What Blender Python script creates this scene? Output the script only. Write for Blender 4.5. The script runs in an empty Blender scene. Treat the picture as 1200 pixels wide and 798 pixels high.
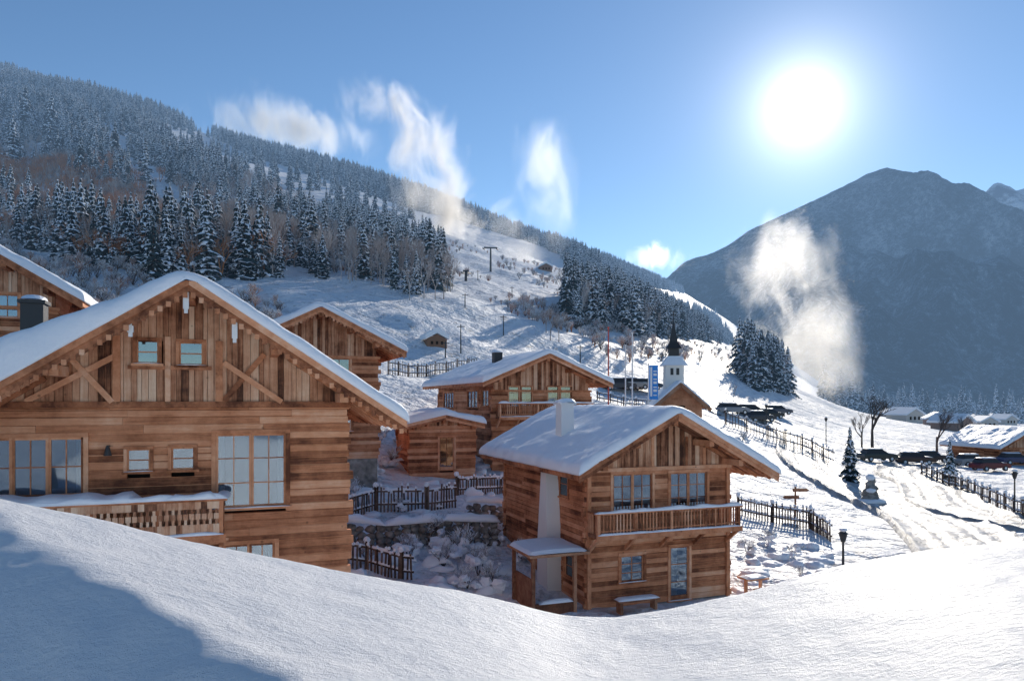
import bpy, bmesh, math, random
import numpy as np
from mathutils import Vector, Matrix, noise as mn
random.seed(7); np.random.seed(7)
R=random.random
def U(a,b): return a+(b-a)*random.random()
sc=bpy.context.scene
sc.view_settings.view_transform='Standard'; sc.view_settings.look='None'; sc.view_settings.exposure=0
FL=850.; CX=600.; CY=470.
# ------------------------------------------------------------- camera
cam=bpy.data.cameras.new("camera"); co=bpy.data.objects.new("camera",cam); sc.collection.objects.link(co)
co.location=(0,0,0); co.rotation_euler=(math.radians(90),0,0)
cam.sensor_width=36; cam.lens=36*FL/1200; cam.shift_y=(CY-399)/1200.; cam.clip_end=30000; cam.clip_start=.1
sc.camera=co
# ------------------------------------------------------------- light
AZ=math.atan2(340/FL,1); EL=math.atan(345/FL/math.hypot(1,340/FL))
sdir=Vector((math.sin(AZ)*math.cos(EL),math.cos(AZ)*math.cos(EL),math.sin(EL)))
sl=bpy.data.lights.new("sun",'SUN'); so=bpy.data.objects.new("sun",sl); sc.collection.objects.link(so)
sl.energy=4.6; sl.angle=math.radians(.5); sl.color=(1,.91,.78)
so.rotation_euler=sdir.to_track_quat('Z','Y').to_euler()
w=bpy.data.worlds.new("World"); sc.world=w; w.use_nodes=True
nt=w.node_tree; bg=nt.nodes['Background']; N=nt.nodes.new; L=nt.links.new
sky=N('ShaderNodeTexSky'); sky.sky_type='NISHITA'; sky.sun_disc=False; sky.sun_elevation=EL; sky.sun_rotation=AZ
sky.air_density=.95; sky.dust_density=0.0; sky.ozone_density=1.6; sky.altitude=1200
hs=N('ShaderNodeHueSaturation'); hs.inputs['Saturation'].default_value=1.12; hs.inputs['Value'].default_value=.93
L(sky.outputs[0],hs.inputs['Color'])
tc=N('ShaderNodeTexCoord'); nv=N('ShaderNodeVectorMath'); nv.operation='NORMALIZE'; L(tc.outputs['Generated'],nv.inputs[0])
dt=N('ShaderNodeVectorMath'); dt.operation='DOT_PRODUCT'; L(nv.outputs[0],dt.inputs[0]); dt.inputs[1].default_value=sdir
def M(op,a,b=None,clamp=False,tree=None):
    n=(tree or nt).nodes.new('ShaderNodeMath'); n.operation=op; n.use_clamp=clamp
    for i,v in enumerate((a,b)):
        if v is None: continue
        if isinstance(v,(int,float)): n.inputs[i].default_value=v
        else: (tree or nt).links.new(v,n.inputs[i])
    return n.outputs[0]
ang=M('ARCCOSINE',M('MINIMUM',dt.outputs['Value'],.999999))
g1=M('MULTIPLY',M('EXPONENT',M('MULTIPLY',M('POWER',M('DIVIDE',ang,.014),2),-1)),50)
g2=M('MULTIPLY',M('EXPONENT',M('DIVIDE',ang,-.032)),15)
g3=M('MULTIPLY',M('EXPONENT',M('DIVIDE',ang,-.15)),1.7)
gs=M('ADD',M('ADD',g1,g2),g3)
gc=N('ShaderNodeVectorMath'); gc.operation='SCALE'; gc.inputs[0].default_value=(1,.98,.94); L(gs,gc.inputs['Scale'])
ad=N('ShaderNodeVectorMath'); ad.operation='ADD'; L(hs.outputs[0],ad.inputs[0]); L(gc.outputs[0],ad.inputs[1])
L(ad.outputs[0],bg.inputs['Color']); bg.inputs['Strength'].default_value=.15
# ------------------------------------------------------------- materials
def newmat(name,col=(.5,.5,.5),rough=.7,spec=.3):
    m=bpy.data.materials.new(name); m.use_nodes=True
    b=m.node_tree.nodes['Principled BSDF']; b.inputs['Base Color'].default_value=(*col,1)
    b.inputs['Roughness'].default_value=rough; b.inputs['Specular IOR Level'].default_value=spec
    return m,m.node_tree,b
def painted_haze(m,D=2600.,col=(.22,.36,.58)):  # aerial perspective painted into the material: blue emission growing with distance from origin
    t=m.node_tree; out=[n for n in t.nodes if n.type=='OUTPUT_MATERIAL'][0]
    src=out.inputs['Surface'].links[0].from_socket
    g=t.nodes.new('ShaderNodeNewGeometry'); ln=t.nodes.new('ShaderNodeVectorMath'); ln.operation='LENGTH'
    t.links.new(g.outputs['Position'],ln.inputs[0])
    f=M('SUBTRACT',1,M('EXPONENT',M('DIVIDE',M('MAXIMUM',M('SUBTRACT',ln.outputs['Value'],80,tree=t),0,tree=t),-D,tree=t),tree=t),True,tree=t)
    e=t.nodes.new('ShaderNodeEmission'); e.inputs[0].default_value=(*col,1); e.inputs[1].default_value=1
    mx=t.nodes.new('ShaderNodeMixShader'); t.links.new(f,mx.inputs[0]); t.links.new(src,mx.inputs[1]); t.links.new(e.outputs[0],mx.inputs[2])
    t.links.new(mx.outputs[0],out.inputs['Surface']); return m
def noise_n(t,scale,detail=5,coord='Object',mscale=(1,1,1),rough=.5):
    tc=t.nodes.new('ShaderNodeTexCoord'); mp=t.nodes.new('ShaderNodeMapping'); mp.inputs['Scale'].default_value=mscale
    t.links.new(tc.outputs[coord],mp.inputs[0]); n=t.nodes.new('ShaderNodeTexNoise'); n.inputs['Scale'].default_value=scale
    n.inputs['Detail'].default_value=detail; n.inputs['Roughness'].default_value=rough; t.links.new(mp.outputs[0],n.inputs['Vector']); return n
def ramp(t,src,stops):
    r=t.nodes.new('ShaderNodeValToRGB'); cr=r.color_ramp
    while len(cr.elements)<len(stops): cr.elements.new(.5)
    for e,(p,c) in zip(cr.elements,stops): e.position=p; e.color=(*c,1)
    t.links.new(src,r.inputs[0]); return r
def bump(t,b,src,strength=.3,dist=.02,prev=None):
    n=t.nodes.new('ShaderNodeBump'); n.inputs['Strength'].default_value=strength; n.inputs['Distance'].default_value=dist
    t.links.new(src,n.inputs['Height'])
    if prev: t.links.new(prev.outputs[0],n.inputs['Normal'])
    t.links.new(n.outputs[0],b.inputs['Normal']); return n
m,t,b=newmat("snow",(.84,.87,.92),.55,.25); p=None
for s_,st,d in ((2.2,.35,.12),(9,.4,.03),(45,.5,.008)):
    n=noise_n(t,s_,4); p=bump(t,b,n.outputs[0],st,d,p)
snow=m
m,t,b=newmat("bank_snow",(.80,.81,.84),.5,.3)
n1=noise_n(t,1.6,3,rough=.4); n2=noise_n(t,16,7,mscale=(1,1.6,1),rough=.65); n3=noise_n(t,150,3)
p=bump(t,b,n1.outputs[0],.3,.12); p=bump(t,b,n2.outputs[0],.75,.035,p); p=bump(t,b,n3.outputs[0],.9,.008,p); banksnow=m
m,t,b=newmat("ground_snow",(.87,.89,.93),.6,.2)
n1=noise_n(t,.35,6); n2=noise_n(t,2.5,6); n3=noise_n(t,.05,8,rough=.65)
p=bump(t,b,n3.outputs[0],.9,6.); p=bump(t,b,n1.outputs[0],.7,1.0,p); p=bump(t,b,n2.outputs[0],.6,.18,p)
r=ramp(t,noise_n(t,.6,8,rough=.75).outputs[0],[(.0,(.30,.26,.22)),(.37,(.50,.48,.47)),(.45,(.78,.80,.84)),(1,(.86,.88,.92))]); t.links.new(r.outputs[0],b.inputs['Base Color'])
gsnow=painted_haze(m)
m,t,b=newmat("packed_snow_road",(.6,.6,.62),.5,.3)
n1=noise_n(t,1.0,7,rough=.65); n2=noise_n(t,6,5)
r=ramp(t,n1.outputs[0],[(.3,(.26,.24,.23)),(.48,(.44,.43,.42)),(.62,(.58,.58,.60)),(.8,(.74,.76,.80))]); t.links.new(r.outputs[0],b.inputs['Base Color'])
p=bump(t,b,n1.outputs[0],.9,.3); bump(t,b,n2.outputs[0],.7,.08,p); roadm=painted_haze(m)
def wood(name,stops,ms,rough=.75,wi=.65):
    m,t,b=newmat(name,(.4,.2,.1),rough,.2)
    g=t.nodes.new('ShaderNodeNewGeometry'); n=noise_n(t,2.2,8,mscale=ms,rough=.7); n2=noise_n(t,.8,6,rough=.7)
    v=M('ADD',M('MULTIPLY',g.outputs['Random Per Island'],wi,tree=t),M('MULTIPLY',n.outputs[0],.8,tree=t),tree=t)
    v=M('ADD',v,M('MULTIPLY',M('SUBTRACT',n2.outputs[0],.68,tree=t),1.3,tree=t),True,tree=t)
    r=ramp(t,v,stops)
    vo=t.nodes.new('ShaderNodeTexVoronoi'); vo.inputs['Scale'].default_value=2.6; tc_=t.nodes.new('ShaderNodeTexCoord'); t.links.new(tc_.outputs['Object'],vo.inputs['Vector'])
    kf=M('MULTIPLY',M('SUBTRACT',.11,vo.outputs['Distance'],tree=t),12,True,tree=t)
    mx=t.nodes.new('ShaderNodeMix'); mx.data_type='RGBA'; t.links.new(M('MULTIPLY',kf,.7,tree=t),mx.inputs[0]); t.links.new(r.outputs[0],mx.inputs[6]); mx.inputs[7].default_value=(.06,.025,.015,1)
    t.links.new(mx.outputs[2],b.inputs['Base Color']); bump(t,b,n.outputs[0],.7,.02)
    return m
ST=[(.08,(.12,.042,.022)),(.3,(.36,.138,.066)),(.5,(.56,.235,.118)),(.75,(.70,.34,.19)),(1,(.80,.49,.32))]
ST2=[(.1,(.07,.031,.02)),(.28,(.25,.105,.056)),(.48,(.48,.23,.13)),(.7,(.66,.38,.24)),(1,(.80,.57,.40))]
STD=[(.1,(.065,.03,.02)),(.4,(.20,.085,.048)),(.7,(.36,.175,.10)),(1,(.50,.28,.175))]
wlog=wood("log_wood",ST,(.5,.5,9)); wboard=wood("board_wood",ST2,(9,9,.5),wi=.75); wbeam=wood("beam_wood",ST,(2,2,2)); wdark=wood("dark_wood",STD,(3,3,3))
wfence=wood("weathered_wood",[(.1,(.04,.028,.02)),(.5,(.13,.085,.065)),(1,(.30,.22,.17))],(3,3,3))
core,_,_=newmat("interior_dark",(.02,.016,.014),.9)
m,t,b=newmat("stone",(.3,.28,.26),.9); r=ramp(t,noise_n(t,3,6).outputs[0],[(.3,(.12,.11,.1)),(.7,(.38,.36,.33))]); t.links.new(r.outputs[0],b.inputs['Base Color']); bump(t,b,noise_n(t,8,5).outputs[0],.8,.05); stone=m
m,t,b=newmat("white_plaster",(.78,.78,.77),.85); bump(t,b,noise_n(t,9,5).outputs[0],.3,.02); plaster=m
m,t,b=newmat("curtain",(.50,.51,.52),.9); curtain=m
m=bpy.data.materials.new("window_glass"); m.use_nodes=True; t=m.node_tree; t.nodes.clear()
o=t.nodes.new('ShaderNodeOutputMaterial'); gl=t.nodes.new('ShaderNodeBsdfGlossy'); gl.inputs['Roughness'].default_value=.04; gl.inputs[0].default_value=(.7,.85,1,1)
tr=t.nodes.new('ShaderNodeBsdfTransparent'); tr.inputs[0].default_value=(.75,.8,.82,1); mx=t.nodes.new('ShaderNodeMixShader')
fr=t.nodes.new('ShaderNodeFresnel'); fr.inputs[0].default_value=1.5
t.links.new(M('ADD',fr.outputs[0],.15,True,tree=t),mx.inputs[0]); t.links.new(tr.outputs[0],mx.inputs[1]); t.links.new(gl.outputs[0],mx.inputs[2]); t.links.new(mx.outputs[0],o.inputs[0])
nz=noise_n(t,1.0,1); bn=t.nodes.new('ShaderNodeBump'); bn.inputs['Strength'].default_value=.12; bn.inputs['Distance'].default_value=.04; t.links.new(nz.outputs[0],bn.inputs['Height']); t.links.new(bn.outputs[0],gl.inputs['Normal'])
glass=m
dmetal,_,b=newmat("dark_metal",(.03,.03,.032),.5,.5)
def leafmat(name,stops,hz=True):
    m,t,b=newmat(name,(.05,.07,.05),.8,.15)
    oi=t.nodes.new('ShaderNodeObjectInfo'); g=t.nodes.new('ShaderNodeNewGeometry')
    v=M('ADD',M('MULTIPLY',oi.outputs['Random'],.5,tree=t),M('MULTIPLY',g.outputs['Random Per Island'],.5,tree=t),tree=t)
    r=ramp(t,v,stops); t.links.new(r.outputs[0],b.inputs['Base Color'])
    if hz: painted_haze(m,2000)
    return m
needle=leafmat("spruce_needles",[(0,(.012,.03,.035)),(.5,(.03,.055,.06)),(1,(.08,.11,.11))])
tsnow,_,_=newmat("tree_snow",(.84,.87,.92),.8,.1); painted_haze(tsnow,2000)
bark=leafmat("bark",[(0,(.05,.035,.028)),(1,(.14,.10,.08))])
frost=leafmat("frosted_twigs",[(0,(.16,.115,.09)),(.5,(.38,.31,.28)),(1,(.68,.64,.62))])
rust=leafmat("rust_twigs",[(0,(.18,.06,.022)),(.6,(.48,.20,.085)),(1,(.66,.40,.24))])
# ------------------------------------------------------------- mesh builder
class MB:
    def __init__(s): s.v=[]; s.f=[]; s.m=[]
    def add(s,vs,fs,mi=0):
        k=len(s.v); s.v+= [tuple(v) for v in vs]; s.f+=[tuple(i+k for i in f) for f in fs]; s.m+=[mi]*len(fs)
    def box(s,x0,x1,y0,y1,z0,z1,mi=0,T=None):
        vs=[(x,y,z) for x in(x0,x1) for y in(y0,y1) for z in(z0,z1)]
        if T: vs=[T(*v) for v in vs]
        s.add(vs,[(0,1,3,2),(4,6,7,5),(0,4,5,1),(2,3,7,6),(0,2,6,4),(1,5,7,3)],mi)
    def beam(s,a,b,w,h,mi=0,T=None,up=Vector((0,0,1))):
        a=Vector(a);b=Vector(b)
        if T: a=Vector(T(*a)); b=Vector(T(*b))
        d=(b-a).normalized(); sd=d.cross(up)
        if sd.length<1e-4: sd=d.cross(Vector((0,1,0)))
        sd.normalize(); u=sd.cross(d)
        vs=[p+sd*(i*w/2)+u*(j*h/2) for p in(a,b) for i in(-1,1) for j in(-1,1)]
        s.add(vs,[(0,1,3,2),(4,6,7,5),(0,4,5,1),(2,3,7,6),(0,2,6,4),(1,5,7,3)],mi)
    def tube(s,a,b,r0,r1,n=6,mi=0):
        a=Vector(a);b=Vector(b); d=(b-a).normalized(); sd=d.cross(Vector((.3,.1,1))).normalized(); u=sd.cross(d)
        vs=[p+(sd*math.cos(2*math.pi*i/n)+u*math.sin(2*math.pi*i/n))*r for p,r in((a,r0),(b,r1)) for i in range(n)]
        fs=[(i,(i+1)%n,n+(i+1)%n,n+i) for i in range(n)]+[tuple(range(n))[::-1],tuple(range(n,2*n))]
        s.add(vs,fs,mi)
    def cap(s,a,b,w,h,mi=0,seg=None):
        a=Vector(a);b=Vector(b);L_=(b-a).length; seg=seg or max(3,int(L_/.18)); d=(b-a)/L_; sd=Vector((d.y,-d.x,0)).normalized()
        K=7; vs=[]
        for i in range(seg+1):
            f=i/seg; e=min(1,min(f,1-f)*seg*.8+.15); p=a+(b-a)*f; q=.75+.5*mn.noise(p*1.7+Vector((5,3,1)))
            for k in range(K):
                th=math.pi*k/(K-1); vs.append(p+sd*math.cos(th)*w/2*(.8+.2*e)+Vector((0,0,math.sin(th)**.7*h*q*e)))
        fs=[(i*K+k,i*K+k+1,(i+1)*K+k+1,(i+1)*K+k) for i in range(seg) for k in range(K-1)]
        fs+=[(i*K,(i+1)*K,(i+1)*K+K-1,i*K+K-1) for i in range(seg)]
        s.add(vs,fs,mi)
    def blob(s,c,rx,ry,rz,mi=0,n=8,rough=.25):
        vs=[];fs=[];c=Vector(c); H=n//2+1
        for j in range(H+1):
            ph=-math.pi/2+math.pi*j/H
            for i in range(n):
                th=2*math.pi*i/n; d=Vector((math.cos(ph)*math.cos(th),math.cos(ph)*math.sin(th),math.sin(ph)))
                q=1+rough*mn.noise(d*1.5+c*3.1); vs.append(c+Vector((d.x*rx,d.y*ry,d.z*rz))*q)
        for j in range(H):
            for i in range(n): fs.append((j*n+i,j*n+(i+1)%n,(j+1)*n+(i+1)%n,(j+1)*n+i))
        s.add(vs,fs,mi)
    def obj(s,name,mats,parent=None,smooth=False,loc=None,rot=None,recalc=True):
        me=bpy.data.meshes.new(name); me.from_pydata(s.v,[],s.f)
        for m in mats: me.materials.append(m)
        me.polygons.foreach_set('material_index',s.m)
        if recalc:
            bm=bmesh.new(); bm.from_mesh(me); bmesh.ops.recalc_face_normals(bm,faces=bm.faces); bm.to_mesh(me); bm.free()
        if smooth: me.polygons.foreach_set('use_smooth',[True]*len(me.polygons))
        o=bpy.data.objects.new(name,me); sc.collection.objects.link(o)
        if parent: o.parent=parent
        if loc is not None: o.location=loc
        if rot is not None: o.rotation_euler=rot
        return o
def empty(name,loc=(0,0,0),rz=0):
    e=bpy.data.objects.new(name,None); e.location=loc; e.rotation_euler=(0,0,rz); e.empty_display_size=.1; sc.collection.objects.link(e); return e
# ------------------------------------------------------------- terrain
cols=[-760,-300,0,150,300,400,500,600,700,800,900,1000,1100,1200,1500,1960]
Z={
 4: [-5.8,-5.8,-5.8,-5.8,-6.2,-7,-7.3,-7.5,-7.6,-7.6,-7.6,-7.6,-7.6,-7.6,-7.6,-7.6],
 12:[-5.5,-5.5,-5.6,-5.6,-6,-6.9,-7.3,-7.5,-7.6,-7.6,-7.6,-7.6,-7.6,-7.6,-7.6,-7.6],
 20:[-4.5,-4.5,-5,-5.6,-5.8,-6.8,-7.2,-7.5,-7.6,-7.6,-7.6,-7.6,-7.6,-7.6,-7.6,-7.6],
 28:[-3,-3,-3.2,-4,-4.8,-6.8,-7.1,-7.4,-7.6,-7.6,-7.7,-7.7,-7.7,-7.7,-7.7,-7.7],
 33:[-2,-2,-2.2,-3,-3.8,-6.3,-6.6,-6.9,-7.4,-7.5,-7.5,-7.7,-7.8,-7.8,-7.8,-7.8],
 37:[-1,-1,-1.2,-2,-2.8,-4.6,-5.2,-5.7,-6.9,-7.2,-7.4,-7.7,-7.8,-7.9,-7.9,-7.9],
 48:[2,1.5,1,0,-1.4,-2.4,-4.0,-4.6,-5.2,-6.4,-7.2,-7.8,-8,-8,-8,-8],
 65:[9,8,7,4,2.2,1.5,0,-1.2,-2.6,-3.5,-6.0,-7.6,-8,-8.1,-8,-8],
 90:[20,18,14,11,8,7,5,2.5,.5,-1,-4.2,-7.2,-8.3,-8.6,-8.6,-8.6]}
P={
 130:[230,270,300,305,310,328,348,372,400,432,480,510,525,530,532,532],
 180:[190,250,285,288,288,305,325,345,372,408,455,495,512,520,520,520],
 260:[120,190,240,252,268,290,302,325,350,398,443,486,503,508,510,510],
 400:[40,110,172,192,225,252,276,302,333,383,438,484,497,499,500,500],
 600:[0,60,115,148,196,226,252,287,323,373,442,486,492,494,494,494],
 850:[0,40,86,132,181,206,238,279,311,360,430,480,489,490,490,490],
 1250:[60,90,120,145,184,209,236,276,306,346,420,478,486,487,488,488],
 1800:[200,200,210,225,255,262,266,286,308,340,405,474,484,485,486,486],
 2600:[400,400,400,400,400,400,400,400,400,410,440,470,480,482,482,482],
 9000:[470]*16, 16000:[470]*16}
Ys=sorted(list(Z)+list(P)); tab=np.array([Z[y] if y in Z else [(470-p)/850*y for p in P[y]] for y in Ys],float)
ft=np.linspace(-760,1960,273); fl=np.linspace(math.log(4),math.log(16000),360); lY=np.log(Ys)
A=np.array([np.interp(ft,cols,row) for row in tab]); B=np.array([np.interp(fl,lY,A[:,j]) for j in range(len(ft))]).T
def blur(B,ax,k):
    for _ in range(2):
        pad=[(0,0),(0,0)]; pad[ax]=(k,k); Q=np.pad(B,pad,mode='edge'); c=np.cumsum(Q,axis=ax); z=np.zeros_like(np.take(c,[0],axis=ax)); c=np.concatenate([z,c],axis=ax)
        n=B.shape[ax]; B=(np.take(c,range(2*k+1,2*k+1+n),axis=ax)-np.take(c,range(0,n),axis=ax))/(2*k+1)
    return B
B=blur(blur(B,1,3),0,2)
def ground(x,y,det=True):
    r=math.hypot(x,y); az=math.atan2(x,y); ac=max(-1.012,min(1.012,az)); t=600+850*math.tan(ac); Y=max(4.,r*math.cos(ac))
    fi=(math.log(Y)-fl[0])/(fl[1]-fl[0]); fj=(t+760)/10.; i=min(max(int(fi),0),358); j=min(max(int(fj),0),271); a=min(max(fi-i,0),1); c=min(max(fj-j,0),1)
    z=(B[i,j]*(1-a)+B[i+1,j]*a)*(1-c)+(B[i,j+1]*(1-a)+B[i+1,j+1]*a)*c
    k=min(max((abs(az)-1.2)/.9,0),1); z=z*(1-k)+(-8)*k
    if det:
        amp=min(1,max(0,(Y-40)/60.)); p=Vector((x,y,0))
        z+=.12*mn.noise(p*.55)+.06*mn.noise(p*1.7)
        left=min(1,max(0,(950-t)/300))
        if Y<400: z+=amp*.35*mn.noise(p*.12)*(1-left)
        if amp>0 and Y<4000: z+=amp*left*(1.3*mn.noise(p*.06)+ .6*mn.noise(p*.17))+left*min(1,max(0,(Y-150)/200))*(7*mn.noise(p*.009)+4*mn.noise(p*.021))
    return z
def gpos(px,py,y0=8,y1=3000):
    dx=(px-600)/850; dz=(470-py)/850; Y=y0
    while Y<y1:
        if ground(dx*Y,Y)>=dz*Y: break
        Y*=1.008
    return Vector((dx*Y,Y,ground(dx*Y,Y)))
mb=MB()
azs=list(np.linspace(-.64,.66,420)); azs=list(np.linspace(-math.pi,-.66,60))+azs+list(np.linspace(.68,math.pi,60))[:-1]
rs=list(np.exp(np.linspace(math.log(3.),math.log(15000),420))); na=len(azs)
vs=[(0,0,-8)]
for r_ in rs:
    for a in azs: x=r_*math.sin(a); y=r_*math.cos(a); vs.append((x,y,ground(x,y)))
fs=[(0,1+(i+1)%na,1+i) for i in range(na)]
for j in range(len(rs)-1):
    k=1+j*na
    for i in range(na): i2=(i+1)%na; fs.append((k+i,k+i2,k+na+i2,k+na+i))
mb.add(vs,fs); mb.obj("ground_terrain",[gsnow],smooth=True)
# ------------------------------------------------------------- foreground snow bank
cpx=[-900,-200,0,200,400,560,640,690,760,850,960,1080,1200,1500,2200]; cpy=[540,560,583,628,670,697,714,727,721,700,667,645,634,625,600]
def crest(t):
    s=0
    for o_ in(-30,-10,10,30): s+=np.interp(t+o_,cpx,cpy)
    return s/4
YC=6.5
def bank(x,y):
    tt=600+850*x/YC; zc=-(crest(tt)-470)/850*YC; d=YC-y
    if d>=0: z=zc+.02*d
    else: z=zc-.9*d*d-.2*abs(d)
    q=((x+4.17)*-.548+(y-5.9)*-.836)+.10+.13*mn.noise(Vector((x*.9,y*.9,3)))+.06*mn.noise(Vector((x*3.1,y*3.1,5)))
    if q>0: z-=.80*(q**2/(q+.22))
    q2=(x-.35); z-=.02*math.exp(-(q2/.35)**2)
    z+=.04*mn.noise(Vector((x*.6,y*.6,0)))+.014*mn.noise(Vector((x*2.2,y*3,0)))+.007*mn.noise(Vector((x*7,y*9,0)))
    return max(z,-8.5)
mb=MB(); nx,ny=520,260; vs=[(X,Y,bank(X,Y)) for Y in np.linspace(-2,9.4,ny) for X in np.linspace(-9,9,nx)]
mb.add(vs,[(j*nx+i,j*nx+i+1,(j+1)*nx+i+1,(j+1)*nx+i) for j in range(ny-1) for i in range(nx-1)]); mb.obj("snow_bank",[banksnow],smooth=True)
# ------------------------------------------------------------- houses
class House:
    def __init__(s,name,ox,oy,zb,ang,wl,wr,dep,zap,tl,tr,ovf,ovl,ovr,band,sn=.3,snl=None,hrow=.19,trim=False,found=2.5,cw=.45):
        s.__dict__.update(locals()); a=math.radians(ang); s.u=Vector((math.cos(a),math.sin(a))); s.d=Vector((-math.sin(a),math.cos(a))); s.o=Vector((ox,oy))
        s.e=empty(name,(ox,oy,zb),a); s.open_f=[]; s.open_l=[]; s.win=MB(); s.wj=[]
    def zr(s,x): return s.zap-(s.tl*-x if x<0 else s.tr*x)
    def F(s,px,py,off=0):
        r=Vector(((px-600)/850,1)); k=(s.o.dot(s.d)+off)/r.dot(s.d); p=r*k-s.o; return p.dot(s.u),(470-py)/850*k-s.zb
    def S(s,px,py,x=None):
        x=-s.wl if x is None else x
        r=Vector(((px-600)/850,1)); k=(s.o.dot(s.u)+x)/r.dot(s.u); p=r*k-s.o; return p.dot(s.d),(470-py)/850*k-s.zb
    def Tf(s): return lambda a,b,z:(a,b,z)
    def Tl(s): return lambda a,b,z:(-s.wl+b,a,z)
    def Tr(s): return lambda a,b,z:(s.wr-b,a,z)
    def window(s,a0,a1,z0,z1,nx=2,nz=2,side='f',door=False,cur=True):
        T=s.Tf() if side=='f' else s.Tl(); (s.open_f if side=='f' else s.open_l).append((a0,a1,z0,z1))
        W=s.win; f=.10 if (a1-a0)>.8 else .07
        W.box(a0-f,a1+f,-.055,.10,z1,z1+f,0,T); W.box(a0-f-.04,a1+f+.04,-.09,.10,z0-.06,z0,0,T)
        W.box(a0-f,a0,-.052,.10,z0,z1,0,T); W.box(a1,a1+f,-.052,.10,z0,z1,0,T)
        n=max(1,round((a1-a0)/.75)) if not door else 1
        for i in range(n):
            b0=a0+(a1-a0)*i/n; b1=a0+(a1-a0)*(i+1)/n; q=.055 if (a1-a0)>.8 else .035
            W.box(b0+.002,b0+q,.0,.05,z0,z1,0,T); W.box(b1-q,b1-.002,.0,.05,z0,z1,0,T)
            W.box(b0+q,b1-q,.002,.05,z0,z0+q*(3 if door else 1.1),0,T); W.box(b0+q,b1-q,.002,.05,z1-q,z1,0,T)
            for k in range(1,nz):
                zz=z0+(z1-z0)*k/nz; W.box(b0+q,b1-q,.012,.045,zz-.014,zz+.014,0,T)
            if nx>1 and (b1-b0)>.35: mmm=(b0+b1)/2; W.box(mmm-.013,mmm+.013,.01,.042,z0+q,z1-q,0,T)
            W.box(b0+q,b1-q,.028,.032,z0+q,z1-q,1,T)
            if cur:
                ca=None
                if i==0: ca=(b0+.03,b0+(b1-b0)*s.cw)
                if i==n-1 and n>1: ca=(b1-(b1-b0)*s.cw,b1-.03)
                if ca:
                    K=22; vs=[]
                    for kk in range(K+1):
                        aa=ca[0]+(ca[1]-ca[0])*kk/K; yy=.11+.025*math.sin(kk*1.9)
                        vs+= [T(aa,yy,z0+.03),T(aa,yy,z1-.03)]
                    W.add(vs,[(2*k_,2*k_+2,2*k_+3,2*k_+1) for k_ in range(K)],2)
        if side=='f' and R()<.6:
            W.cap((a0-f,-.075,z0-.002),(a1+f,-.075,z0-.002),.07,.03,3)
    def build(s,posts=True):
        wl,wr,dep=s.wl,s.wr,s.dep
        W=MB()
        def hrows(a0,a1,z0,z1,ops,T,ext0,ext1,h):
            z=z0
            while z<z1-.02:
                hh=min(h*U(.85,1.15),z1-z); segs=[(a0-ext0*U(.5,1.5),a1+ext1*U(.5,1.5))]
                for (o0,o1,p0,p1) in ops:
                    if p0<z+hh-.03 and p1>z+.03:
                        ns=[]
                        for (q0,q1) in segs:
                            if o1<=q0 or o0>=q1: ns.append((q0,q1)); continue
                            if o0>q0: ns.append((q0,o0))
                            if o1<q1: ns.append((o1,q1))
                        segs=ns
                pr=U(0,.026)
                for q0,q1 in segs:
                    cuts=[q0]
                    while q1-cuts[-1]>4.5: cuts.append(cuts[-1]+U(2,4))
                    cuts.append(q1)
                    for c0,c1 in zip(cuts,cuts[1:]):
                        if c1-c0>.02:
                            W.box(c0,c1-.004,-pr,.15,z+.014,z+hh-.014,0,T)
                            W.box(c0+.002,c1-.006,-pr+.022,.149,z,z+hh-.001,0,T)
                z+=hh
        hrows(-wl,wr,0,s.band,s.open_f,s.Tf(),.16,.18,s.hrow)
        hl=min(s.zr(-wl)-.05,99); hr=s.zr(wr)-.05
        hrows(.16,dep-.16,0,hl,s.open_l,s.Tl(),.0,.0,s.hrow); hrows(.16,dep-.16,0,hr,[],s.Tr(),0,0,s.hrow)
        hrows(-wl,wr,0,s.band,[],(lambda a,b,z:(a,dep-b,z)),.1,.1,s.hrow*1.5)
        for back in(0,1):
            x=-wl
            while x<wr-.02:
                wd=min(U(.10,.2),wr-x); z0=s.band+(.14 if not back else 0)
                zt=min(s.zr(x),s.zr(x+wd))-.06
                if zt>z0+.05:
                    ops=[o_ for o_ in s.open_f if o_[0]<x+wd-.02 and o_[1]>x+.02 and o_[3]>z0] if not back else []
                    pieces=[]; cur=z0
                    for o_ in sorted(ops,key=lambda q:q[2]): pieces.append((cur,o_[2],False)); cur=o_[3]
                    pieces.append((cur,zt,True)); pr=U(0,.03)
                    for (p0,p1,top) in pieces:
                        if p1-p0<.02: continue
                        yy=(-pr,.12) if not back else (dep-.12,dep+pr)
                        xa,xb=x,x+wd-.01
                        if top:
                            ta,tb=s.zr(xa)-.05,s.zr(xb)-.05
                            vs=[(xa,yy[0],p0),(xb,yy[0],p0),(xb,yy[0],tb),(xa,yy[0],ta),(xa,yy[1],p0),(xb,yy[1],p0),(xb,yy[1],tb),(xa,yy[1],ta)]
                            W.add(vs,[(0,1,2,3),(4,7,6,5),(0,4,5,1),(1,5,6,2),(2,6,7,3),(3,7,4,0)],1)
                        else: W.box(xa,xb,yy[0],yy[1],p0,p1,1)
                x+=wd
        W.box(-wl-.2,wr+.2,-.09,.10,s.band-.002,s.band+.14,2)
        W.box(-wl-.05,wr+.05,-.04,.3,-s.found,-.003,3); W.box(-wl-.04,wr+.04,.3,dep+.04,-s.found,-.003,3)
        W.obj("walls",[wlog,wboard,wbeam,stone],s.e)
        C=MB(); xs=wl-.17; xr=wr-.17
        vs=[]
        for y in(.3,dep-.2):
            vs+=[(-xs,y,.01),(xr,y,.01),(xr,y,s.zr(xr)-.2),(0,y,s.zap-.2),(-xs,y,s.zr(-xs)-.2)]
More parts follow.
